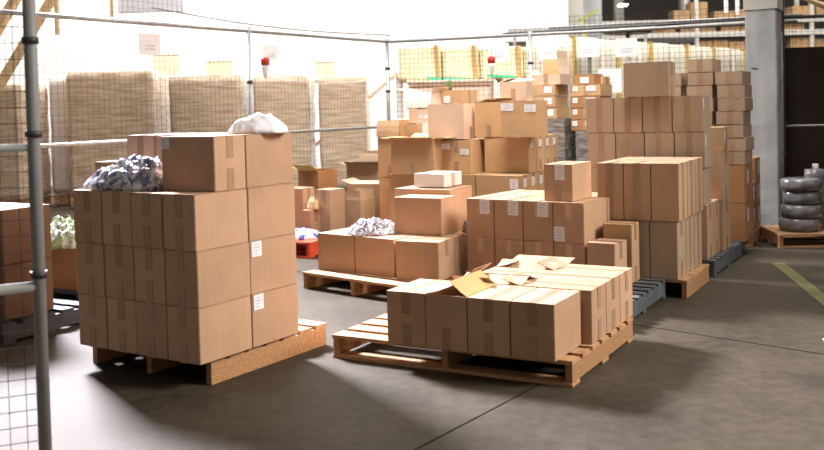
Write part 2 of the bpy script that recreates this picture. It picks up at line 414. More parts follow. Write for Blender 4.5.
# concrete column at right
bm = bmesh.new(); add_box(bm, 0, .308, 0, .49, 0, 6)
bmesh.ops.subdivide_edges(bm, edges=[e for e in bm.edges if abs(e.verts[0].co.z-e.verts[1].co.z) > 1], cuts=60)
bmesh.ops.bevel(bm, geom=[e for e in bm.edges if abs(e.verts[0].co.z-e.verts[1].co.z) > .01 and e.calc_face_angle(0) > 1], offset=.012, segments=1, affect='EDGES')
for v in bm.verts: v.co += Vector((noise.noise(v.co*6)*.006, noise.noise(v.co*7+Vector((3, 3, 3)))*.006, 0))
col = link('concrete_column', fin(bm, 'concrete_column', M['concrete']), None, (3.46, 9.92, 0), (0, 0, R(-29))); tag(col, 'square grey concrete column with chipped surface standing behind the right boxes', 'column')
bm = bmesh.new(); add_bar(bm, (.06, -.004, 1.70), (.125, -.004, 1.69), .003, .008); 
link('crack', fin(bm, 'crack', M['joint']), col)
bm = bmesh.new(); add_box(bm, -.012, .32, -.012, .50, 2.30, 6); pc = link('upper_paint', fin(bm, 'upper_paint', M['greywall']), col); pc['label'] = 'pale painted upper part'

# ================================================================== STACK A (front left pallet)
AX, AY, AYAW = -1.081, 4.748, 57.0
px, py = F2(AX, AY, AYAW, .095, .03)
pallet(px, py, 56.8, .955, .93, 'orange-brown wooden pallet under the tall front left box stack', bottom=False, nb=7, bw=.105)
nb = .233; dp = .386; bh = .285
colw = ['leftmost column', 'second column from left', 'third column from left', 'rightmost column']
lay = ['bottom', 'second', 'third', 'top']
for L in range(3):
    for r in range(2):
        for c in range(4):
            lx = (3-c)*nb; x, y = F2(AX, AY, AYAW, r*dp + (0.0), lx)
            zz = .13+L*bh
            lb = []
            if r == 1 and c == 3 and L == 1: lb = [('y', .012, .004, .078, .082)]
            if r == 1 and c == 3 and L == 0: lb = [('y', .012, .004, .078, .082)]
            dx = .004*(1-L) if c < 3 else .006*(1-L)
            x += random.uniform(-.003, .003)-.006*L*.6; y += random.uniform(-.003, .003)
            nm = '%s brown carton, %s layer, %s, %s row of the front left stack' % ('labelled' if lb else 'taped', lay[L], colw[c], 'front' if r == 0 else 'back')
            carton(x, y, zz, AYAW, dp-.003, nb-.002, bh, nm, 'kraft', 'x', 'cartons on the front left pallet', lb, jit=.6)
zt = .13+3*bh
for c in range(4):
    x, y = F2(AX, AY, AYAW, dp+.0, (3-c)*nb)
    lb = [('x', .012, .004, .03, .07)] if c == 2 else []
    carton(x-.01, y, zt, AYAW, dp-.003, nb-.003, bh, 'upright brown carton, top layer, %s, back row of the front left stack' % colw[c], 'kraft', 'x', 'cartons on the front left pallet', lb, jit=.6)
x, y = F2(AX, AY, AYAW, .148, -.0)
carton(x-.008, y, zt, AYAW, nb, dp, bh, 'wide brown carton with corner label, turned sideways on top of front left stack', 'kraft', 'y', 'cartons on the front left pallet', [('x', -.0+.004, .004, .062, .06)])

# ------------------------------------------------------------------ lumps (bags, clothes)
def lump(name, label, cat, x, y, z, rx, ry, h, m, seed=0, n=40, amp=.25, freq=4.0, yaw=0, prof=None, sharp=.5):
    bm = bmesh.new(); V = {}
    off = Vector((seed*3.1, seed*1.7, seed))
    for i in range(n+1):
        for j in range(n+1):
            u = -1+2*i/n; v = -1+2*j/n
            # square -> rounded
            s = math.sqrt(max(0, 1-v*v/2)); t = math.sqrt(max(0, 1-u*u/2)); X = u*s; Y = v*t
            rr = min(1, math.hypot(X, Y))
            hh = (1-rr**2.6)**.6
            edge = 1+.12*noise.noise(Vector((X*2, Y*2, seed)))+.05*noise.noise(Vector((X*6, Y*6, seed)))
            p = Vector((X*rx*edge, Y*ry*edge, 0))
            q = Vector((X*freq, Y*freq, 0))+off
            nz = noise.noise(q)*amp + abs(noise.noise(q*2.3))*amp*sharp*1.2 - abs(noise.noise(q*4.7))*amp*sharp*.7
            k = prof(X, Y) if prof else 1
            p.z = h*max(.02, hh*(k)*(.85+nz)) if rr < .999 else 0.002
            V[i, j] = bm.verts.new(p)
    for i in range(n):
        for j in range(n):
            f = bm.faces.new((V[i, j], V[i+1, j], V[i+1, j+1], V[i, j+1])); f.smooth = True
    # underside
    ring = [V[i, 0] for i in range(n+1)]+[V[n, j] for j in range(1, n+1)]+[V[i, n] for i in range(n-1, -1, -1)]+[V[0, j] for j in range(n-1, 0, -1)]
    for v in ring: v.co.z = .001
    bm.faces.new(ring[::-1])
    o = link(name, fin(bm, name, m), None, (x, y, z), (0, 0, R(yaw)))
    return tag(o, label, cat)
bx, by = F2(AX, AY, AYAW, .165, .69)
lump('bagged_goods', 'clear bag of blue and white goods lying on front left stack', 'bag', bx, by, zt, .16, .31, .205, M['clothes_blue'], 1, 56, .35, 4.5, AYAW, lambda X, Y: .78-.38*Y)
bx, by = F2(AX, AY, AYAW, dp+.2, .10)
lump('plastic_bag', 'puffy white plastic bag on top of the tall front left stack', 'bag', bx, by-.02, zt+bh, .165, .11, .115, M['whitebag'], 5, 44, .2, 2.2, 5)

# ================================================================== PALLET C (front centre)
CX, CY, CYAW = .672, 4.640, 60.5
pallet(.756, 4.655, 60.9, 1.052, 1.409, 'orange-brown wooden pallet in the foreground carrying a single layer of cartons', bottom=True, nb=7, bw=.11)
cn = ['leftmost', 'second from left', 'third from left', 'rightmost']
w = .2395
for c in range(4):
    x, y = F2(CX, CY, CYAW, 0, (3-c)*w)
    if c == 1:
        open_carton(x, y, .13, CYAW, dp-.004, w-.004, bh, 'open brown carton with glossy yellowish flap, front row of the foreground pallet', 'kraft',
                    {'-y': (150, .118), '+y': (171, .118), '+x': (160, .10)}, 'cartons on the foreground pallet', flapmat={'-y': 'yellowflap'})
    else:
        carton(x, y, .13, CYAW+(.5 if c == 0 else 0), dp-.004, w-.004, bh, 'closed brown carton, %s in the front row of the foreground pallet' % cn[c], 'kraft', 'x', 'cartons on the foreground pallet', jit=.4)
for k in range(3):
    for c in range(2):
        x, y = F2(.914, 4.966, 61, k*.252, c*.388)
        nm = '%s from right, %s row behind the front row of the foreground pallet' % (['first', 'second', 'third'][c], ['nearest', 'middle', 'farthest'][k])
        if c == 1 and k == 0 or (c == 1 and k == 2):
            open_carton(x, y, .13, 61, .248, .384, bh-.004, 'half open carton, '+nm.replace('behind the front row of','of'), 'kraft', {'+y': (150 if k == 0 else 172, .12), '-y': (172 if k == 0 else 166, .12), '-x': (170, .11), '+x': (16 if k == 2 else 172, .12)}, 'cartons on the foreground pallet')
        else:
            carton(x, y, .13, 61, .249, .385, bh, 'closed brown carton, '+nm, 'kraft', 'y', 'cartons on the foreground pallet', jit=.5)

# ================================================================== PALLET B (left centre)
pallet(-.07, 6.71, 48.5, 1.0, 1.08, 'worn wooden pallet behind the foreground pallet carrying wide cartons', bottom=False, nb=6, bw=.12)
for c in range(2):
    x, y = F2(-.156, 7.07, 51.5, 0, c*.394)
    carton(x, y, .13, 51.5, .385, .39, bh, 'wide plain carton, %s on the left centre pallet, front row' % ('second from left' if c == 0 else 'leftmost'), 'kraft', 'y', 'wide cartons on the left centre pallet', tapes=('top',), jit=.5)
    x, y = F2(-.156, 7.07, 51.5, .39, c*.394)
    carton(x, y, .13, 51.5, .385, .39, bh, 'wide plain carton, %s on the left centre pallet, back row' % ('right' if c == 0 else 'left'), 'kraft', 'y', 'wide cartons on the left centre pallet', tapes=('top',), jit=.5)
carton(.169, 6.851, .13, 64, .30, .345, bh, 'carton with lit top, standing beside the label stack on left centre pallet', 'kraft', 'y', 'wide cartons on the left centre pallet', tapes=('top',), jit=0)
carton(*F2(.169, 6.851, 64, .305, .0), .13, 64, .30, .36, bh, 'carton behind the lit-top carton, below the dark bagged goods', 'kraft', 'y', 'wide cartons on the left centre pallet', tapes=('top',), jit=0)
carton(.206, 7.173, .13+bh, 61, .27, .411, .285, 'squat carton with white-edged lid, standing below the small white box', 'kraft', 'y', None, tapes=(), jit=0)
carton(.285, 7.44, .13+bh, 61, .40, .50, .325, 'large carton behind the squat carton, under the small white box', 'kraft', 'y', None, tapes=(), jit=0)
carton(.245, 7.56, .13+bh+.332, 61, .32, .275, .108, 'small flat white box on top of the large carton', 'white', 'y', None, tape='tapeclear', jit=0)
lump('bagged_goods', 'clear bag of purple and white goods on the left centre cartons', 'bag', -.32, 7.42, .415, .20, .15, .115, M['clothes_grey'], 9, 50, .5, 4.5, 10)
lump('bagged_goods', 'small dark bag of goods between left centre cartons and label stack', 'bag', .47, 7.42, .415, .10, .12, .125, M['clothes_dark'], 12, 40, .4, 4, 0)

# ================================================================== STACK D (cartons with white labels)
DX, DY, DYAW = 1.17, 6.583, 54.3
pallet(DX, DY, DYAW, .80, .965, 'wooden pallet below the stack of labelled cartons', bottom=True, nb=6)
dw = .2405
for L in range(2):
    for r in range(2):
        for c in range(4):
            if L == 1 and c == 3 and r == 1: pass
            x, y = F2(DX, DY, DYAW, r*.388, (3-c)*dw)
            lb = []
            if r == 0 and L == 1: lb = [('x', .12, .001, .085, .108)] if c < 3 else [('x', .004, .17, .085, .105)]
            nm = '%s carton, %s layer, %s, %s row of the label stack' % ('white-labelled' if lb else 'plain brown', 'lower' if L == 0 else 'upper', colw[c], 'front' if r == 0 else 'back')
            carton(x, y, .13+L*bh, DYAW, .385, dw-.003, bh, nm, 'kraft', 'x', 'cartons of the central label stack', lb, tapes=('top',), tape='tapeclear', jit=.6)
carton(1.114, 6.695, .70, 59, .384, .217, .262, 'single labelled carton perched on top right of the label stack', 'kraft', 'x', None, [('x', .085, .001, .075, .11)], tapes=('top', 'bottom'), jit=0)
# small ones right of D on the grey pallet
pallet(1.24, 5.80, 61, 1.1, .30, 'dark grey painted pallet between foreground pallet and tall twin-layer stack', 'greypaint', nb=9, bw=.075, wx='greypaint', name='grey_pallet')
carton(1.335, 6.375, .13, 56, .22, .20, .315, 'brown carton at right foot of the label stack', 'kraft', 'y', None, jit=0)
carton(1.50, 6.60, .13, 61, .19, .205, .41, 'tall narrow taped carton at right foot of the label stack, behind the shorter one', 'golden', 'y', None, jit=0)

# ================================================================== STACK E2 (two layers of tall narrow cartons)
pallet(1.90, 6.68, 61, .74, .70, 'orange-brown wooden pallet under the twin-layer stack of tall cartons', bottom=False, nb=6, bw=.12)
for L in range(2):
    for r in range(3):
        for c in range(3):
            x, y = F2(1.845, 6.705, 61, r*.262, (2-c)*.198)
            if L == 1: x += .012; y -= .012
            nm = 'tall carton, %s layer, %s column, %s row of the waist-high right stack' % (['lower', 'upper'][L], ['left', 'middle', 'right'][c], ['front', 'middle', 'back'][r])
            carton(x, y, .13+L*.41, 61, .259, .196, .41, nm, 'kraft' if L else 'greykraft', 'x' if (r == 0 and c != 2) else 'y', 'tall cartons of the waist-high right stack',
                   [], jit=.5, full=(L == 1 or r > 0 or c < 2))

# ================================================================== STACK E1 (tall wall of taped cartons)
pallet(2.34, 7.46, 60.5, 1.12, .97, 'dark grey painted pallet under the tall right cartons', 'greypaint', nb=9, bw=.085, wx='greypaint', name='grey_pallet', bottom=True)
for r in range(2):
    for c in range(4):
        x, y = F2(2.30, 7.50, 61, r*.243, (3-c)*.238)
        carton(x, y, .13, 61, .24, .235, .435, 'tall carton at the base of the tall right wall, %s, %s row' % (colw[c], ['front', 'back'][r]), 'kraft', 'y' if c == 3 else 'x', 'base cartons of the tall right wall', jit=.4)
for L in range(3):
    for c in range(4):
        x, y = F2(2.274, 7.50, 61, 0, (3-c)*.238)
        if L == 1: x += .012; y -= .006
        lb = [('y', .02, .02, .03, .09)] if (c == 3 and L > 0) else []
        carton(x, y, .565+L*.287, 61, .30, .234, .286, 'taped carton, %s layer from the top, %s of the tall right wall' % (['third', 'second', 'first'][L], colw[c]), 'greykraft', 'x', 'taped cartons of the tall right wall', lb, jit=.6, full=True)
carton(2.03, 7.57, .565+3*.287, 61, .245, .36, .275, 'large plain carton standing alone on top of the tall right wall', 'greykraft', 'y', None, jit=0, tapes=('top', 'bottom'))
# column of odd boxes behind the wall's right edge
carton(2.553, 7.90, .13, 61, .33, .20, .42, 'narrow carton at the foot beside the stack of flat boxes', 'kraft', 'y', None, jit=.3)
carton(2.553, 7.90, .55, 61, .33, .20, .42, 'tall narrow carton between the right wall and stack of flat boxes', 'kraft', 'y', None, jit=.3)
carton(2.57, 7.91, .97, 61, .20, .21, .19, 'small labelled box on the tall narrow carton beside flat boxes', 'golden', 'y', None, [('y', .03, .02, .04, .10)], jit=0)
# stacks of flat boxes
fh = .118
n_ = 0
for (ci, (fx, fy, top, nrow)) in enumerate(((2.912, 8.40, 1.636, 7), (2.68, 8.525, 1.754, 8), (2.44, 8.65, 1.636, 7))):
    zb = top-nrow*fh
    cname = ['right', 'middle', 'left'][ci]
    for i in range(2):
        carton(fx, fy, .13+i*(zb-.13)/2, 61, .385, .225 if ci else .235, (zb-.13)/2, 'orange-brown carton, %s, under the %s column of flat boxes' % (['lower', 'upper'][i], cname), 'orange', 'y', 'orange-brown cartons under the flat boxes', [('y', .10, .05, .06, .12)] if ci == 0 else [], jit=.3)
    for i in range(nrow):
        jx = random.uniform(-.012, .012)
        carton(fx+jx, fy-jx*.4, zb+i*fh, 61+random.uniform(-2, 2)*(ci == 0), .385, .225 if ci else .235, fh-.002, 'flat box, %s from the top in the %s column of flat boxes' % (ORD[nrow-1-i], cname), 'greykraft', 'x', 'flat boxes stacked near the concrete column', jit=.5, tape='tape')
pallet(2.86, 8.47, 61, .42, .75, 'dark grey pallet under the stacks of flat boxes', 'greypaint', nb=4, bw=.08, wx='greypaint', name='grey_pallet')
pallet(3.155, 8.94, 61, .60, .30, 'wooden pallet at the foot of the concrete column', nb=5, bw=.09)
for i, (r, z, h) in enumerate(((0, .13, .24), (0, .37, .22), (.30, .13, .23), (.30, .36, .22), (.30, .58, .235))):
    x, y = F2(3.15, 8.95, 61, r, 0)
    carton(x, y, z, 61, .285, .27, h, 'labelled orange-brown carton beside the column, %s column, %s' % (['near', 'far'][r > 0], ['bottom', 'second up', 'bottom', 'second up', 'top'][i]), 'orange', 'y', 'orange-brown cartons beside the concrete column', [('y', .16, .03, .05, .13)], jit=.5)

# ================================================================== BACK CENTRE: stack F/G
pallet(.93, 8.42, 61, 1.0, 1.35, 'wooden pallet below the large cartons of the back centre pile', nb=6)
pallet(-.20, 9.10, 61, .8, .45, 'pallet hidden behind the left centre cartons', nb=6)
def crate_row(items):
    for it in items: carton(*it[0], **it[1])
# base layer z .13 - .44, second .44 - .75
for L in range(2):
    for c in range(3):
        x, y = F2(.97, 8.60, 61, 0, c*.46)
        last = (c == 0)
        if L == 0 or not last:
            carton(x, y, .13+L*.31, 61, .45, .452, .308, 'broad golden-brown carton, %s layer, %s of the back centre pile base' % (['bottom', 'second'][L], ['right', 'middle', 'left'][c]), 'golden', 'y', 'base cartons of the back centre pile', jit=.4)
for k in range(3):
    x, y = F2(.97, 8.60, 61, k*.20, 0)
    carton(x, y, .44, 61, .197, .45, .308, 'labelled golden carton on its side, %s of three below the biggest back carton' % (['nearest', 'middle', 'farthest'][k]), 'golden', 'y', 'labelled cartons at the right of the back centre pile', [('y' , .05, .03, .07, .08)]+([('x', .34, .03, .08, .09)] if k == 0 else []), jit=.2)
# shelf row z .75
open_carton(.20, 8.95, .75, 61, .38, .46, .335, 'open carton with long front flap, left end of back centre pile', 'golden', {'-x': (20, .07), '-y': (10, .14), '+y': (10, .16), '+x': (30, .1)})
carton(.547, 8.94, .75, 61, .42, .31, .315, 'golden carton with two small white labels and centre tape, back centre pile', 'golden', 'x', None, [('x', .0+.004, .03, .085, .055), ('x', .20, .08, .085, .055)], jit=0)
carton(1.075, 8.86, .75, 61, .20, .45, .335, 'biggest golden carton of the back centre pile, above the labelled row', 'golden', 'x', None, [('x', .35, .03, .0+.06, .07)][:0]+[('y', .04, .03, .06, .07)], jit=0, tapes=())
for k in range(3):
    x, y = F2(1.075, 8.86, 61, .205+k*.19, 0)
    carton(x, y, .75, 61, .186, .45, .335, 'narrow labelled carton, %s behind the biggest golden carton' % (['first', 'second', 'third'][k]), 'golden', 'y', 'narrow labelled cartons in the back centre pile', [('y', .05, .03, .06, .07)], jit=.2)
# top row z 1.085
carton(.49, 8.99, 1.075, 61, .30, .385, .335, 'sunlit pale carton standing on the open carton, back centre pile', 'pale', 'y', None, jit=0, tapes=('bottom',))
open_carton(.85, 8.98, 1.087, 61, .34, .285, .33, 'golden carton with torn flap, between two cartons atop back centre pile', 'golden', {'-y': (12, .08), '+x': (170, .12), '+y': (176, .13)})
carton(1.118, 8.62, 1.087, 61, .30, .345, .335, 'golden taped carton with two labels at the top right of back centre pile', 'golden', 'x', None, [('x', .0+.006, .02, .12, .07), ('x', .235, .035, .11, .07)], tape='tapeclear', jit=0)
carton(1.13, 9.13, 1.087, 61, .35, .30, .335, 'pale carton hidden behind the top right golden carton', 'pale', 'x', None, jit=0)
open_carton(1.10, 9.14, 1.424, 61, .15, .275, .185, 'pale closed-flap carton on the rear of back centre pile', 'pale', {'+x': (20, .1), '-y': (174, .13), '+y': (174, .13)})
# left tower behind
carton(.155, 9.60, .13, 61, .38, .22, .33, 'golden carton at the foot of the back left tower, right column', 'golden', 'y', 'cartons of the back left tower', jit=.3)
carton(-.115, 9.62, .13, 61, .34, .27, .55, 'tall golden carton at the foot of the back left tower, left column', 'golden', 'y', 'cartons of the back left tower', jit=.3)
open_carton(-.115, 9.62, .681, 61, .34, .27, .573, 'open carton with front flap hanging down, left of the back left tower', 'golden', {'-x': (-72, .16), '+x': (10, .12)})
carton(.155, 9.60, .46, 61, .38, .22, .45, 'golden carton in the middle of the back left tower', 'golden', 'y', 'cartons of the back left tower', jit=.3)
carton(.07, 9.62, .91, 61, .34, .175, .30, 'small upright carton in the back left tower beside white box', 'golden', 'y', None, jit=0)
carton(.235, 9.50, .91, 61, .34, .155, .31, 'tall white box squeezed between the back left tower and pale carton', 'white', 'y', None, jit=0, tapes=())
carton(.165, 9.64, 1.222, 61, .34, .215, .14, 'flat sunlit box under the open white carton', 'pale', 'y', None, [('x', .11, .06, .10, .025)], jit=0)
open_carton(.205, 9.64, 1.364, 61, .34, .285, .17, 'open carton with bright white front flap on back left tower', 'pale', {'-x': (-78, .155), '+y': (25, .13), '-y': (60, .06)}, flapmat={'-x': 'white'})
carton(.41, 9.86, .13, 61, .38, .30, .63, 'tall golden carton hidden behind the back centre pile', 'golden', 'x', None, jit=0)
carton(.41, 9.86, .76, 61, .38, .30, .63, 'golden carton stacked behind the sunlit pale carton', 'golden', 'x', None, jit=0)
carton(.51, 9.70, 1.392, 61, .38, .30, .155, 'low orange-brown carton with label behind the sunlit pale carton', 'golden', 'y', None, [('x', .1, .055, .07, .07)], jit=0)
bm = bmesh.new(); add_lathe(bm, [(.03, 0), (.03, .09), (.014, .105), (.014, .12)], 16)
tag(link('bottle', fin(bm, 'bottle', M['greenbottle']), None, (.40, 9.98, 1.548)), 'small dark green bottle standing on a back box', 'bottle')

# flat mail boxes behind right of centre
pallet(1.66, 9.60, 61, 1.25, 1.0, 'wooden pallet below the stacks of flat golden boxes', nb=6)
for (lx, ly, z, h, a_, b_, nm) in ((1.56, 9.80, .13, .55, .55, .40, 'lower half below the left stack of flat boxes'), (1.56, 9.80, .682, .55, .55, .40, 'upper half below the left stack of flat boxes'), (1.93, 9.62, .13, .97, .42, .30, 'tall one below the right stack of flat boxes')):
    bm = bmesh.new(); add_box(bm, 0, a_, 0, b_, 0, h)
    bmesh.ops.subdivide_edges(bm, edges=bm.edges[:], cuts=6, use_grid_fill=True)
    for v in bm.verts: v.co += Vector((1, 1, .4))*noise.noise(v.co*9+Vector((z*4, lx*5, 0)))*.010; v.co.z = max(0.001, min(h, v.co.z))
    tag(link('film_wrapped_load', fin(bm, 'film_wrapped_load', M['blackfilm']), None, (lx, ly, z), (0, 0, R(61))), 'dark load in shiny stretch film, '+nm, 'wrapped load', 'dark film-wrapped loads')
zf = .975
for i in range(3):
    z = zf+.257+i*.118
    carton(1.49+(.0 if i else .01), 9.93, z, 61+random.uniform(-1.5, 1.5), .40, .33, .116, 'flat golden box with label, %s from bottom in left flat stack' % ORD[i], 'golden', 'x', 'flat golden boxes in the left flat stack', [('x', .21, .02, .085, .065), ('x', .02, .015, .055, .06)], tape='tapeclear', jit=0)
open_carton(1.545, 9.94, zf+.257+3*.118, 61, .33, .31, .105, 'open flat box with tall raised flaps on left flat stack', 'pale', {'+x': (96, .17), '-y': (105, .25), '+y': (40, .1)}, flapmat={'+x': 'golden'})
for i in range(4):
    z = 1.102+i*.118
    carton(1.90+(.004*i), 9.68, z, 61+random.uniform(-1.5, 1.5), .38, .31, .116, 'flat brown box with label, %s from bottom in right flat stack' % ORD[i], 'orange' if i < 3 else 'golden', 'x', 'flat boxes in the right flat stack', [('x', .16, .015, .10, .05), ('x', .02, .015, .05, .05)], tape='tape', jit=0)
carton(1.86, 9.74, 1.102+4*.118, 61, .30, .205, .105, 'small brown box with label on top of right flat stack', 'orange', 'x', None, [('x', .06, .03, .09, .06)], jit=0)
carton(1.985, 9.92, 1.102+4*.118, 61, .25, .14, .08, 'little golden box behind the small box on right flat stack', 'golden', 'y', None, jit=0)

# ================================================================== LEFT BACK: loose boxes behind
pallet(-.86, 9.68, 53, .8, 1.0, 'dark pallet under the loose open cartons in the rear', 'darkpallet', wx='darkpallet', nb=5, name='dark_pallet')
carton(-.858, 9.786, .13, 53, .242, .194, .43, 'tall narrow greyish carton standing among the loose rear boxes', 'greykraft', 'x', None, tapes=('top',), tape='yellowflap' if False else 'tape', jit=0)
carton(-1.15, 9.93, .13, 56, .20, .30, .44, 'brown carton partly hidden by the front left stack, rear boxes', 'kraft', 'y', None, jit=0)
open_carton(-1.03, 10.38, .0, 56, .34, .28, .72, 'tall orange-brown open carton with pale flap, rear left of centre', 'orange', {'-x': (40, .12), '+y': (20, .12)}, flapmat={'-x': 'yellowflap'})
open_carton(-.55, 9.90, .13, 60, .28, .24, .30, 'small open carton with raised side flaps among the rear boxes', 'greykraft', {'-x': (100, .10), '+y': (20, .12), '+x': (95, .10), '-y': (110, .1)})
open_carton(-.31, 10.35, .0, 70, .35, .42, .56, 'medium brown carton behind the small open carton, rear boxes', 'kraft', {'-x': (178, .16), '+y': (30, .1)})
open_carton(-.36, 11.1, .0, 72, .40, .44, .72, 'wide open carton with folded flaps, rear boxes by the fence', 'greykraft', {'-x': (30, .12), '-y': (50, .15), '+x': (80, .12), '+y': (20, .1)})
carton(-.28, 11.9, .0, 72, .35, .30, .85, 'brown carton farthest back beside the fence corner', 'kraft', 'x', None, jit=0)
for L in range(2): carton(-2.26, 7.62, .51*L, 61, .36, .38, .508-.01*L, 'carton rising behind the bagged blue goods, %s of two' % ['lower', 'upper'][L], 'kraft', 'x', None, jit=0)
carton(-1.05, 9.74, .0, 56, .16, .12, .36, 'low slim carton under the crumpled golden paper, rear boxes', 'kraft', 'y', None, jit=0)
lump('crushed_packaging', 'crumpled golden packing paper among the rear boxes', 'packing paper', -1.03, 9.84, 0.36, .065, .065, .13, M['crushed'], 21, 30, .4, 3)
pallet(-.98, 8.90, 61, .55, .8, 'red plastic pallet behind the front left stack', 'redplastic', wx='redplastic', nb=6, H=.15, name='plastic_pallet')
lump('printed_sack', 'blue and white printed sack lying on the red pallet', 'sack', -1.12, 9.25, .15, .24, .20, .10, M['bluesack'], 31, 30, .15, 2, 20)

# ================================================================== FAR LEFT
pallet(-2.40, 6.80, 61, .6, 1.0, 'black pallet at left behind the front left stack', 'darkpallet', wx='darkpallet', nb=5, name='dark_pallet')
carton(-2.43, 6.86, .13, 61, .385, .33, .30, 'orange-brown carton on black pallet at left, under green sheeting', 'orange', 'y', None, jit=0)
carton(*F2(-2.43, 6.86, 61, 0, .34), .13, 61, .385, .33, .30, 'orange-brown carton next to the near post, on black pallet', 'orange', 'y', None, jit=0)
lump('plastic_sheeting', 'crumpled green and white sheeting on the left carton', 'plastic sheeting', -2.56, 7.12, .432, .25, .27, .19, M['greenfilm'], 41, 44, .5, 4, 20)
pallet(-2.52, 5.80, 61, .7, .8, 'black pallet at the left picture edge behind the near fence', 'darkpallet', wx='darkpallet', nb=5, name='dark_pallet')
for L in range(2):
    carton(-2.55, 5.90, .13+L*.345, 61, .38, .60, .343, 'large brown carton, darkened for shade, at left picture edge behind near fence, %s' % ['lower', 'upper'][L], 'shadecard', 'y', 'large cartons behind the near fence', jit=0, tapes=())

# ================================================================== ROLLS at right
pallet(4.46, 8.72, 85, .66, 1.10, 'wooden pallet carrying the film-wrapped rolls at right', nb=6)
for i, (z, r, h) in enumerate(((.13, .185, .125), (.257, .18, .125), (.384, .168, .125), (.511, .182, .115))):
    bm = bmesh.new()
    prof = [(r*.9, 0), (r, .012), (r*1.01, h*.5), (r, h-.012), (r*.86, h-.001), (r*.3, h)]
    add_lathe(bm, prof, 40)
    for v in bm.verts:
        if .005 < v.co.z < h-.003: v.co += Vector((v.co.x, v.co.y, 0)).normalized()*noise.noise(Vector((v.co.x*12, v.co.y*12, v.co.z*20+i*5)))*.01
    tag(link('wrapped_roll', fin(bm, 'wrapped_roll', M['greyfilm']), None, (3.665+random.uniform(-.01, .01), 9.06, z)), 'clear film-wrapped round roll, %s in the stack at right' % ['bottom', 'second from bottom', 'third from bottom', 'topmost'][i], 'roll', 'film-wrapped rolls on the right pallet')
bm = bmesh.new(); add_lathe(bm, [(.10, 0), (.105, .02), (.105, .5), (.10, .56), (.03, .565)], 32)
tag(link('wrapped_roll', fin(bm, 'wrapped_roll', M['greyfilm']), None, (3.90, 9.27, .13)), 'narrower film-wrapped roll standing behind the stack of rolls', 'roll')
# bench behind with small things
t = thing('work_bench', 'low dark bench behind the film-wrapped rolls', 'bench', (4.62, 9.72, 0), R(-8))
link('bench_top', boxmesh('bench_top', -.55, .55, -.17, .17, .60, .63, M['timber'], .003), t)
for sx in (-.5, .5):
    for sy in (-.13, .13): link('leg', boxmesh('leg', sx-.02, sx+.02, sy-.02, sy+.02, 0, .60, M['darksteel']), t)
tag(link('paper_pad', boxmesh('paper_pad', -.11, .11, -.08, .08, 0, .03, M['whiteplastic'], .003), None, (4.40, 9.74, .63), (0, 0, .3)), 'white pad lying on the low bench', 'pad')
bm = bmesh.new(); add_lathe(bm, [(.03, 0), (.03, .07), (.026, .075)], 16)
tag(link('tape_roll', fin(bm, 'tape_roll', M['whiteplastic']), None, (4.12, 9.80, .63)), 'small white cylinder at left end of the low bench', 'cylinder')
bm = bmesh.new(); add_lathe(bm, [(.055, 0), (.06, .01), (.06, .16), (.055, .17)], 24); 
tag(link('bucket', fin(bm, 'bucket', M['darksteel']), None, (3.36, 9.75, 0)), 'small black bucket at the foot of the column', 'bucket')

t = thing('black_crate', 'small black crate with pale rim on the floor at the right picture edge', 'crate', (2.17, 4.62, 0), R(0))
link('body', boxmesh('body', -.14, .14, -.12, .12, .001, .175, M['darksteel'], .012), t)
bm = bmesh.new(); add_box(bm, -.15, .15, -.13, .13, .176, .192); link('rim', fin(bm, 'rim', M['stonegrey'], .004), t)
# ================================================================== FENCES
def rod(name, p, q, r, m, parent, seg=10):
    bm = bmesh.new(); add_tube(bm, p, q, r, seg); return link(name, fin(bm, name, m), parent)
def wire_panel(p0, p1, z0, z1, sp, w, parent, m):
    p0 = Vector((p0[0], p0[1], 0)); p1 = Vector((p1[0], p1[1], 0)); d = p1-p0; L = d.length; d.normalize()
    bm = bmesh.new(); n = int(L/sp)
    for i in range(n+1):
        p = p0+d*(i*sp); add_bar(bm, (p.x, p.y, z0), (p.x, p.y, z1), w, w, up=(d.x, d.y, 0))
    k = int((z1-z0)/sp)
    for i in range(k+1):
        z = z0+i*sp; add_bar(bm, (p0.x, p0.y, z), (p1.x, p1.y, z), w, w)
    return link('mesh_panel', fin(bm, 'mesh_panel', m), parent)
LC = (-.30, 12.65); LE = (-3.75, 7.20); RE = (4.4, 10.9)
t = thing('wire_fence', 'long welded wire mesh fence running along the left side behind the boxes', 'fence', (0, 0, 0))
wire_panel(LC, LE, .03, 2.5, .062, .0022, t, M['wirebrown'])
rod('top_rail', (*LC, 2.25), (*LE, 2.25), .02, M['steel'], t); rod('middle_rail', (*LC, 1.136), (*LE, 1.136), .018, M['steel'], t)
for s in (2.69, 5.42):
    x, y = LC[0]-.535*s, LC[1]-.845*s
    ps = rod('post', (x, y, 0), (x, y, 2.3), .024, M['steel'], t)
    for z in (1.136, 1.7): 
        bm = bmesh.new(); add_lathe(bm, [(.032, z-.02), (.032, z+.02)], 14, x, y); link('clamp', fin(bm, 'clamp', M['darksteel']), ps)
t = thing('wire_fence', 'wire mesh fence across the back hung with white paper sheets', 'fence', (0, 0, 0))
wire_panel(LC, RE, .03, 2.45, .062, .0036, t, M['wire'])
rod('top_rail', (*LC, 2.25), (*RE, 2.25), .022, M['steel'], t); rod('middle_rail', (*LC, 1.136), (*RE, 1.136), .018, M['steel'], t)
rod('conduit', (1.75, 12.05, 2.33), (4.5, 11.0, 2.33), .016, M['steel'], t); rod('conduit', (1.2, 12.4, 2.30), (4.5, 11.15, 2.32), .013, M['darksteel'], t)
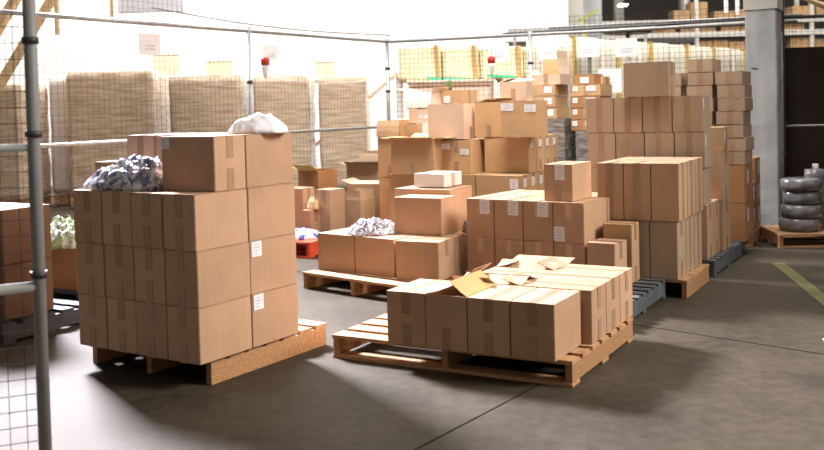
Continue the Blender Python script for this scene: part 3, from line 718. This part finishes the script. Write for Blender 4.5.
for (x, y) in ((-.30, 12.65), (1.50, 11.98)):
    ps = rod('post', (x, y, 0), (x, y, 2.29), .026, M['steel'], t)
    for z in (1.60, 1.9):
        bm = bmesh.new(); add_lathe(bm, [(.034, z-.015), (.034, z+.015)], 14, x, y); link('clamp', fin(bm, 'clamp', M['darksteel']), ps)
t = thing('wire_fence', 'near wire mesh fence end with thick blurred post at left edge', 'fence', (0, 0, 0))
NP = (-1.42, 3.6); NE = (-2.6, 3.1)
wire_panel(NP, NE, .05, 2.5, .06, .0026, t, M['blackwire'])
ps = rod('post', (*NP, 0), (NP[0], NP[1], 2.6), .024, M['stonegrey'], t, 20)
for z in (.80, 1.33, 1.68):
    bm = bmesh.new(); add_lathe(bm, [(.031, z-.012), (.031, z+.012)], 16, *NP); link('clamp', fin(bm, 'clamp', M['darksteel']), ps)
rod('lower_rail', (*NP, .755), (*NE, .74), .02, M['stonegrey'], t); rod('middle_rail', (*NP, 1.28), (*NE, 1.28), .014, M['stonegrey'], t)
t = thing('wire_fence', 'wire mesh fence section right of the concrete column', 'fence', (0, 0, 0))
P0 = (3.93, 10.12); P1 = (5.6, 9.75)
wire_panel(P0, P1, .03, 2.23, .062, .0025, t, M['blackwire'])
rod('top_rail', (*P0, 2.23), (*P1, 2.23), .02, M['darksteel'], t); rod('middle_rail', (*P0, 1.09), (*P1, 1.09), .012, M['steel'], t)
rod('post', (*P0, 0), (*P0, 3.2), .017, M['darksteel'], t); rod('post', (3.885, 10.06, 0), (3.885, 10.06, 2.08), .017, M['steel'], t)
for z in (.80, 1.13, 1.55, 1.95):
    bm = bmesh.new(); add_bar(bm, (3.86, 10.05, z), (3.95, 10.13, z), .05, .012); link('clamp', fin(bm, 'clamp', M['darksteel']), t)
tag(link('brown_partition', boxmesh('brown_partition', 0, 1.8, 0, .03, 0, 1.93, M['darkbrown'], .003), None, (4.03, 10.42, 0), (0, 0, R(-6))), 'tall dark brown partition behind the right fence', 'partition')
rod('roof_brace', (4.05, 10.6, 2.62), (5.3, 10.6, 2.05), .03, M['timber'], None)
tag(bpy.data.objects['roof_brace'], 'slanting pole at the top right corner above the fence', 'pole')

# paper sheets on the fences: (fence, distance range, z range)
dR = Vector((4.7, -1.75, 0)).normalized(); dL = Vector((-3.45, -5.45, 0)).normalized()
def sheet(origin, d, s0, s1, z0, z1, side, label, tilt=0):
    n = Vector((d.y, -d.x, 0)); 
    if n.y > 0: n = -n
    p = Vector((origin[0], origin[1], 0))+n*.008
    bm = bmesh.new(); nx = 8
    T = []; B = []
    def pt(s, z, k): 
        w = .004*math.sin(s*25)*.5
        return p+d*s+n*(w+k)+Vector((0, 0, z))
    rows = []
    for k in (0, .0008):
        rows.append([[bm.verts.new(pt(s0+(s1-s0)*i/nx, z, k)) for i in range(nx+1)] for z in (z0, z1)])
    for r in rows:
        for i in range(nx): bm.faces.new((r[0][i], r[0][i+1], r[1][i+1], r[1][i]))
    me_ = None
    rs = random.Random(int(s0*100))
    for li in range(2):
        z = z0+(z1-z0)*(.27+.15*li); s = s0+(s1-s0)*.28
        while s < s0+(s1-s0)*.68:
            e = s+rs.uniform(.008, .022)
            q = [bm.verts.new(pt(a_, b_, .003)) for a_, b_ in ((s, z-.006), (e, z-.006), (e, z+.006), (s, z+.006))]
            f = bm.faces.new(q); f.material_index = 1; s = e+.008
            q2 = [bm.verts.new(v.co-n*.001) for v in q]
            for a_ in range(4): 
                g = bm.faces.new((q[a_], q[(a_+1) % 4], q2[(a_+1) % 4], q2[a_])); g.material_index = 1
    o = link('paper_sheet', fin(bm, 'paper_sheet', [M['paper'], M['sheetink']]), None)
    return tag(o, label, 'paper sheet', 'paper sheets hung on the fence')
sheet((-.30, 12.65), dR, 1.39, 1.65, 1.93, 2.16, 0, 'white paper sheet on back fence, leftmost, above the centre boxes')
sheet((-.30, 12.65), dR, 2.03, 2.29, 1.93, 2.15, 0, 'white paper sheet on back fence just right of its post')
sheet((-.30, 12.65), dR, 2.50, 2.78, 1.94, 2.15, 0, 'white paper sheet on back fence, third from left in top row')
sheet((-.30, 12.65), dR, 2.97, 3.23, 1.925, 2.15, 0, 'white paper sheet on back fence, rightmost of top row')
sheet((-.30, 12.65), dR, 2.76, 3.04, 1.50, 1.79, 0, 'white paper sheet hung low on back fence beside large top carton')
sheet((-.30, 12.65), dL, 3.96, 4.23, 1.95, 2.15, 0, 'pale paper sheet on left fence, nearest to the camera')
sheet((-.30, 12.65), dL, 2.20, 2.47, 1.94, 2.11, 0, 'white paper sheet on left fence above a red nozzle')
def dispenser(x, y, z, label):
    t = thing('strapping_dispenser', label, 'dispenser', (x, y, z))
    bm = bmesh.new(); add_lathe(bm, [(.03, .12), (.045, .13), (.048, .20), (.03, .215)], 18); o = link('cap', fin(bm, 'cap', M['red']), t); o['label'] = 'red cap'
    bm = bmesh.new(); add_lathe(bm, [(.008, -.02), (.018, 0), (.04, .10), (.042, .125)], 18); o = link('cone', fin(bm, 'cone', M['whiteplastic']), t); o['label'] = 'white cone'
    bm = bmesh.new(); add_tube(bm, (0, 0, .215), (0, .0, .32), .004, 6); link('cord', fin(bm, 'cord', M['cable']), t)
dispenser(1.02, 12.05, 1.78, 'hanging red-capped white cone at the leftmost paper sheet')
dispenser(1.86, 11.74, 1.76, 'hanging red-capped cone right of the fence post')
dispenser(-1.60, 10.60, 1.76, 'small red-capped cone hanging on the left fence')
# sagging cable above the fence
bm = bmesh.new(); pts = []
for i in range(25):
    s = i/24; x = -3.0+2.75*s; y = 11.2+1.5*s; z = 2.62-.28*s-.07*math.sin(PI*s)
    pts.append((x, y, z))
for a_, b_ in zip(pts, pts[1:]): add_tube(bm, a_, b_, .008, 6)
tag(link('hanging_cable', fin(bm, 'hanging_cable', M['cable'])), 'thin sagging cable strung above the left fence', 'cable')

# ================================================================== BEHIND THE FENCE
def wrapped(x0, x1, y, h, label, m='film', dpt=1.1, yaw=0, grp='tall film-wrapped loads behind the left fence'):
    w = x1-x0
    t = thing('wrapped_pallet_load', label, 'pallet load', (x0, y, 0), R(yaw), grp)
    bm = bmesh.new(); add_box(bm, 0, w, 0, dpt, .14, h)
    bmesh.ops.subdivide_edges(bm, edges=bm.edges[:], cuts=14, use_grid_fill=True)
    sd = random.uniform(0, 50)
    for v in bm.verts:
        q = v.co*3.0+Vector((sd, 0, 0))
        q2 = Vector((v.co.x*5, v.co.y*5, v.co.z*12+sd))
        v.co += Vector((noise.noise(q), noise.noise(q+Vector((9, 9, 9))), .3*noise.noise(q+Vector((5, 5, 5)))))*.02+Vector((0, noise.noise(q2)*.015, 0))
    for f in bm.faces: f.smooth = True
    sharp = [e for e in bm.edges if e.calc_face_angle(0) > 1.0]
    bmesh.ops.bevel(bm, geom=sharp, offset=.03, segments=2, affect='EDGES')
    link('wrapped_goods', fin(bm, 'wrapped_goods', M[m]), t)
    bm = bmesh.new()
    for xx in (0.02, w/2-.05, w-.12): add_box(bm, xx, xx+.1, 0, dpt, 0, .12)
    add_box(bm, 0, w, 0, dpt, .12, .14)
    link('pallet_base', fin(bm, 'pallet_base', M['wood']), t)
    return t
wrapped(-6.95, -5.66, 13.9, 1.85, 'brown film-wrapped load at the far left behind the near post')
wrapped(-5.62, -5.24, 14.9, 1.98, 'narrow pale film-wrapped load left of the tallest brown load', 'filmpale')
wrapped(-5.21, -3.90, 14.5, 2.03, 'widest brown film-wrapped load, behind the bagged goods')
wrapped(-3.66, -2.57, 14.5, 1.93, 'brown film-wrapped load behind the left fence post')
wrapped(-2.39, -1.56, 14.5, 1.90, 'brown film-wrapped load right of the fence post, above the white bag')
wrapped(-1.40, -.68, 14.5, 1.86, 'rightmost brown film-wrapped load beside the fence corner')
# plywood crates with cream bales on top
for i, (x0, x1) in enumerate(((-.04, 1.30), (1.46, 2.3))):
    t = thing('plywood_crate', 'pale plywood crate behind the back fence, %s' % ['left one', 'right one'][i], 'crate', (x0, 15.0, 0), 0, 'plywood crates behind the back fence')
    w = x1-x0
    link('body', boxmesh('body', .02, w-.02, .02, 1.0, .0, 1.72, M['ply']), t)
    bm = bmesh.new()
    for xx in (0, w-.05): add_box(bm, xx, xx+.05, -.01, .03, 0, 1.75)
    for zz in (0, .85, 1.70): add_box(bm, .05, w-.05, -.01, .03, zz, zz+.05)
    fr = link('frame', fin(bm, 'frame', M['plyframe'], .003), t); fr['label'] = 'darker timber frame'
    link('lid', boxmesh('lid', -.02, w+.02, -.03, 1.03, 1.751, 1.79, M['creampale'], .004), t)
def bale(x0, x1, y, z, h, label, m, strapx, strapm, dpt=.9, yaw=0, grp='cream wrapped bales', green=None, base=None):
    t = thing('wrapped_bale', label, 'bale', (x0, y, z), R(yaw), grp)
    w = x1-x0
    bm = bmesh.new(); add_box(bm, 0, w, 0, dpt, 0, h)
    bmesh.ops.subdivide_edges(bm, edges=bm.edges[:], cuts=8, use_grid_fill=True)
    for v in bm.verts:
        v.co += Vector((noise.noise(v.co*4)*.012, noise.noise(v.co*3+Vector((x0, 0, 0)))*.02, 0))
        if v.co.z < .01: v.co.z = 0.001
    sharp = [e for e in bm.edges if e.calc_face_angle(0) > 1.0]
    bmesh.ops.bevel(bm, geom=sharp, offset=.025, segments=2, affect='EDGES')
    for f in bm.faces: f.smooth = True
    link('bale_wrap', fin(bm, 'bale_wrap', M[m]), t)
    for sx in strapx:
        bm = bmesh.new(); add_bar(bm, (sx, -.025, .004), (sx-.03, -.025, h+.004), .07, .006, up=(0, 1, 0)); add_box(bm, sx-.065, sx+.005, -.025, dpt, h+.004, h+.008)
        s_ = link('strap', fin(bm, 'strap', M[strapm]), t); s_['label'] = 'vertical %s strap' % ('brown' if strapm == 'strapbrown' else 'yellow')
    if green:
        bm = bmesh.new(); add_bar(bm, (green[0], -.035, green[2]), (green[1], -.035, green[2]-.03), .008, .035, up=(0, 0, 1)); s_ = link('strap', fin(bm, 'strap', M['green']), t); s_['label'] = 'green strap'
    return t
bnames = ['leftmost', 'second from left', 'third from left', 'rightmost']
for i, (x0, x1, g) in enumerate(((-.19, .50, (.45, .68, .05)), (.52, 1.10, (.0, .4, .03)), (1.12, 1.80, (.1, .55, .06)), (1.82, 2.48, None))):
    bale(x0, x1, 15.3, 1.79, .56-.02*i, 'cream wrapped bale on the plywood crates, %s' % bnames[i], 'cream', [x1-x0-.06], 'strapbrown', green=g, grp='cream wrapped bales on the crates')
# row of big pale bales receding to the right
for i in range(6):
    s = i/5; x = 2.05+4.1*s*.86; y = 13.2+4.0*s*.86
    bale(x, x+.975, y, 0, 2.31-.06*s, 'big pale bale with yellow strap, %s from left in the right rear row' % ORD[i], 'creampale', [.35+.1*(i % 2)], 'strapyellow', dpt=.6, yaw=44, green=(.6, .8, 1.75) if i in (3, 5) else None, grp='big pale bales in the right rear row')
# timber at the top left
def beam(p, q, w, h, label):
    bm = bmesh.new(); add_bar(bm, p, q, w, h, (0, 1, 0)); o = link('timber_beam', fin(bm, 'timber_beam', M['timber'], .004)); return tag(o, label, 'beam')
beam((-5.10, 13, 3.3), (-5.95, 13, 1.95), .10, .16, 'slanting timber beam at the top left corner, upper one')
beam((-4.60, 13.02, 3.3), (-5.75, 13.02, 1.55), .10, .13, 'slanting timber beam at top left crossing behind the near post')
beam((-4.68, 12.8, 3.6), (-4.68, 12.8, 2.46), .055, .055, 'short vertical timber post hanging at top left')
beam((-3.95, 12.8, 3.6), (-3.95, 12.8, 2.68), .045, .045, 'short vertical timber post beside the hanging grey panel')
t = thing('hanging_board', 'grey board with wire basket hanging above the left fence', 'board', (-3.90, 12.9, 2.55))
link('panel', boxmesh('panel', 0, .88, 0, .03, .19, .9, M['screen'], .004), t)
bm = bmesh.new()
for i in range(15): add_bar(bm, (i*.063, -.05, 0), (i*.063, -.05, .19), .005, .005, up=(1, 0, 0))
for i in range(4): add_bar(bm, (0, -.05, i*.063), (.89, -.05, i*.063), .005, .005)
link('wire_basket', fin(bm, 'wire_basket', M['wire']), t)
bm = bmesh.new(); add_bar(bm, (-2.48, 15.8, .05), (-.22, 15.8, 1.94), .08, .05); o = link('timber_brace', fin(bm, 'timber_brace', M['ply'])); tag(o, 'pale diagonal timber brace behind the fence corner', 'brace')
bm = bmesh.new(); add_box(bm, -.24, -.12, 15.86, 15.98, 0, 1.95); tag(link('white_post', fin(bm, 'white_post', M['whiteplastic'])), 'white square post beside the left plywood crate', 'post')
# black monitor like box by the fence
tag(link('speaker_box', boxmesh('speaker_box', 0, .17, 0, .15, 0, .16, M['darksteel'], .01), None, (2.42, 13.3, 2.02)), 'small black box behind the paper sheets at the back fence', 'black box')
bm = bmesh.new(); add_box(bm, 2.47, 2.52, 13.34, 13.39, 0, 2.018); tag(link('machine_stand', fin(bm, 'machine_stand', M['stonegrey'])), 'grey machine stand below the small black box', 'stand')

# racking in the dark hall at the back right
t = thing('pallet_rack', 'long pallet rack with pale beams in the dark hall behind', 'rack', (0, 0, 0))
for z, y in ((3.25, 24), (2.93, 24)):
    link('beam', boxmesh('beam', 4.2, 17, 23.95, 24.02, z, z+.13, M['rackbeam'], .005), t)
for z in (1.85,): link('beam', boxmesh('beam', 4.2, 17, 23.95, 24.02, z, z+.12, M['rackbeam'], .005), t)
for x in (4.25, 7.12, 10.0, 13):
    for y in (23.98, 24.9): link('upright', boxmesh('upright', x, x+.10, y, y+.08, 0, 4.6, M['rackbeam'], .004), t)
for z in (2.5, 2.98, 3.36): link('shelf', boxmesh('shelf', 4.3, 16.8, 24.05, 24.95, z-.03 if z > 2.6 else 2.40, z if z > 2.6 else 2.43, M['darksteel']), t)
rb = random.Random(3)
def rackbox(x, z, w, h, lbl, m='golden'):
    carton(x+w, 24.1, z, 90, .5, w, h, lbl, m, 'x', 'cartons on the far rack', jit=.5, tapes=('top',))
x = 7.25; i = 0
while x < 9.0:
    w = rb.uniform(.34, .46); rackbox(x, 2.43, w-.02, rb.uniform(.38, .46), 'orange carton, %s from left on the lower level of far rack' % ORD[i]); x += w; i += 1
x = 6.15; i = 0
while x < 9.0:
    w = rb.uniform(.36, .55); rackbox(x, 2.98, w-.03, rb.uniform(.22, .26), 'low carton, %s from left on the middle level of far rack' % ORD[i]); x += w+rb.choice((0, .1)); i += 1
for i, (x, w, h) in enumerate(((6.62, .42, .27), (7.06, .42, .46), (7.65, .5, .22), (8.2, .45, .25))):
    rackbox(x, 3.36, w, h, 'carton, %s from left on the top level of far rack' % ORD[i])
for i, (x, z, w, h) in enumerate(((9.55, 2.43, .5, .45), (10.15, 2.43, .45, .4), (10.65, 2.43, .45, .45), (9.4, 2.98, .5, .25), (10.2, 3.36, .5, .4), (9.6, 3.36, .5, .3))):
    rackbox(x, z, w, h, 'carton, %s among those right of the column on far rack' % ORD[i])
rackbox(6.0, 2.98, .35, .26, 'red-brown crate at the left end of far rack middle level', 'orange')
# dark hall fittings
for i, x in enumerate((6.2, 8.2, 10.8)):
    tag(link('hall_column', boxmesh('hall_column', 0, .28, 0, .28, 0, 8, M['greywall'], .01), None, (x, 29, 0)), 'pale column in the dark hall, %s from left' % ORD[i], 'column', 'pale columns in the dark hall')
for i, (x, y, z) in enumerate(((6.0, 27, 4.05), (8.2, 30, 4.6), (5.3, 31, 4.5))):
    o = link('ceiling_lamp', boxmesh('ceiling_lamp', -.12, .12, -.12, .12, 0, .05, mat('lamp_glow', (1, 1, 1), .5, emit=((1, .9, .75), 6)) if i == 0 else bpy.data.materials['lamp_glow'], .004), None, (x, y, z)); tag(o, 'small glowing hall lamp, %s in the dark hall' % ORD[i], 'lamp', 'hall lamps')
    tag(link('lamp_rod', boxmesh('lamp_rod', -.01, .01, -.01, .01, 0, 3, M['darksteel']), None, (x, y, z+.05)), 'thin rod holding hall lamp, %s' % ORD[i], 'rod')
# machine / conveyor behind the back fence
t = thing('conveyor_frame', 'grey conveyor frame standing behind the back fence', 'conveyor', (1.9, 17.6, 0))
for x_ in (0, 1.2, 2.4): link('leg', boxmesh('leg', x_, x_+.05, .0, .05, 0, 2.75, M['steel']), t)
link('beam', boxmesh('beam', -.1, 2.6, -.02, .06, 2.70, 2.76, M['steel']), t)
link('beam', boxmesh('beam', -.1, 3.4, .3, .5, 2.45, 2.55, M['darksteel']), t)
bm = bmesh.new(); add_tube(bm, (3.4, 18.6, 0), (3.4, 18.6, 2.97), .03); add_bar(bm, (3.25, 18.6, 2.95), (3.65, 18.6, 3.15), .1, .06); o = link('green_chute', fin(bm, 'green_chute', mat('olive_paint', (.30, .34, .08), .5))); tag(o, 'short olive green chute above the back fence', 'chute')
bm = bmesh.new(); add_lathe(bm, [(.3, 0), (.32, .02), (.32, .05), (.28, .06)], 32); tag(link('round_cover', fin(bm, 'round_cover', M['darksteel']), None, (2.95, 13.0, 2.30)), 'flat black round cover above the paper sheets', 'cover')
bm = bmesh.new(); add_tube(bm, (2.95, 13, 0), (2.95, 13, 2.302), .03, 12); tag(link('cover_stand', fin(bm, 'cover_stand', M['steel'])), 'thin steel stand holding the black round cover', 'stand')
for i, x in enumerate((5.42, 5.75)):
    tag(link('white_pipe', boxmesh('white_pipe', 0, .06, 0, .06, 0, 4, M['whiteplastic'], .01), None, (x, 16.9 if i else 16.5, 2.85)), 'white vertical pipe left of the concrete column, %s' % ORD[i], 'pipe', 'white vertical pipes')

# ================================================================== LIGHT
def area(name, loc, tgt, sx, sy, e, c=(1, 1, 1), spread=None):
    l = bpy.data.lights.new(name, 'AREA'); l.shape = 'RECTANGLE'; l.size = sx; l.size_y = sy; l.energy = e; l.color = c
    if spread: l.spread = R(spread)
    o = bpy.data.objects.new(name, l); COL.objects.link(o); o.location = loc
    o.rotation_euler = (Vector(tgt)-Vector(loc)).to_track_quat('-Z', 'Y').to_euler(); return o
area('skylight', (-6.0, 13.0, 7.6), (-.9, 5.6, 0), 2.2, 2.2, 740, (.93, .91, 1.0), 62)
area('wall_wash', (-4.5, 16.2, 7.0), (-4.5, 18.5, 0), 13, 2, 850, (1, .97, .93))  # unseen area light added to wash the back wall
area('side_fill', (6.5, 3.5, 5.5), (-.3, 5.6, .6), 3, 3, 95, (1, .93, .86), 60)  # added fill from the right for the right-hand carton faces
area('middle_fill', (-1.5, 9.5, 6.8), (-.5, 15, 1.2), 6, 1.5, 115, (1, .96, .92), 90)  # added fill, out of frame, brightens fronts of bales and wrapped loads
area('centre_fill', (1.2, 7.0, 6.5), (1.4, 9.9, .9), 2.5, 1.5, 68, (1, .97, .90), 60)  # added overhead fill for the fronts of the rear piles
area('hall_light', (7, 19, 7.5), (7, 24, 1), 8, 3, 380, (1, .92, .8))
area('rear_fill', (5.0, 11.6, 6.6), (4.0, 15.2, 1.4), 5, 2, 330, (1, .96, .9))  # unseen fill added to brighten the pale bales at the rear
w = bpy.data.worlds.new('world'); S.world = w; w.use_nodes = True
bg = w.node_tree.nodes['Background']; bg.inputs[0].default_value = (1.0, .92, .84, 1); bg.inputs[1].default_value = .125

# ================================================================== CAMERA
F_, P_, R_, CY_, H_ = 958.965, 0.03133, -0.0248, 135.919, 1.4
ea = Vector((1, 0, 0)); eb = -Vector((0, math.sin(P_), math.cos(P_))); fw = Vector((0, math.cos(P_), -math.sin(P_)))
right = ea*math.cos(R_)-eb*math.sin(R_); down = ea*math.sin(R_)+eb*math.cos(R_)
cam = bpy.data.cameras.new('camera'); co = bpy.data.objects.new('camera', cam); COL.objects.link(co)
mw = Matrix.Identity(4)
for i in range(3): mw[i][0] = right[i]; mw[i][1] = -down[i]; mw[i][2] = -fw[i]
mw[2][3] = H_
co.matrix_world = mw
cam.sensor_width = 36; cam.sensor_fit = 'HORIZONTAL'; cam.lens = 36*F_/824
cam.shift_y = (CY_-225)/824
cam.clip_start = .05; cam.clip_end = 200
cam.dof.use_dof = True; cam.dof.focus_distance = 6.2; cam.dof.aperture_fstop = 2.5
S.camera = co
S.view_settings.view_transform = 'Standard'; S.view_settings.look = 'None'; S.view_settings.gamma = 1
S.view_settings.exposure = 0.6
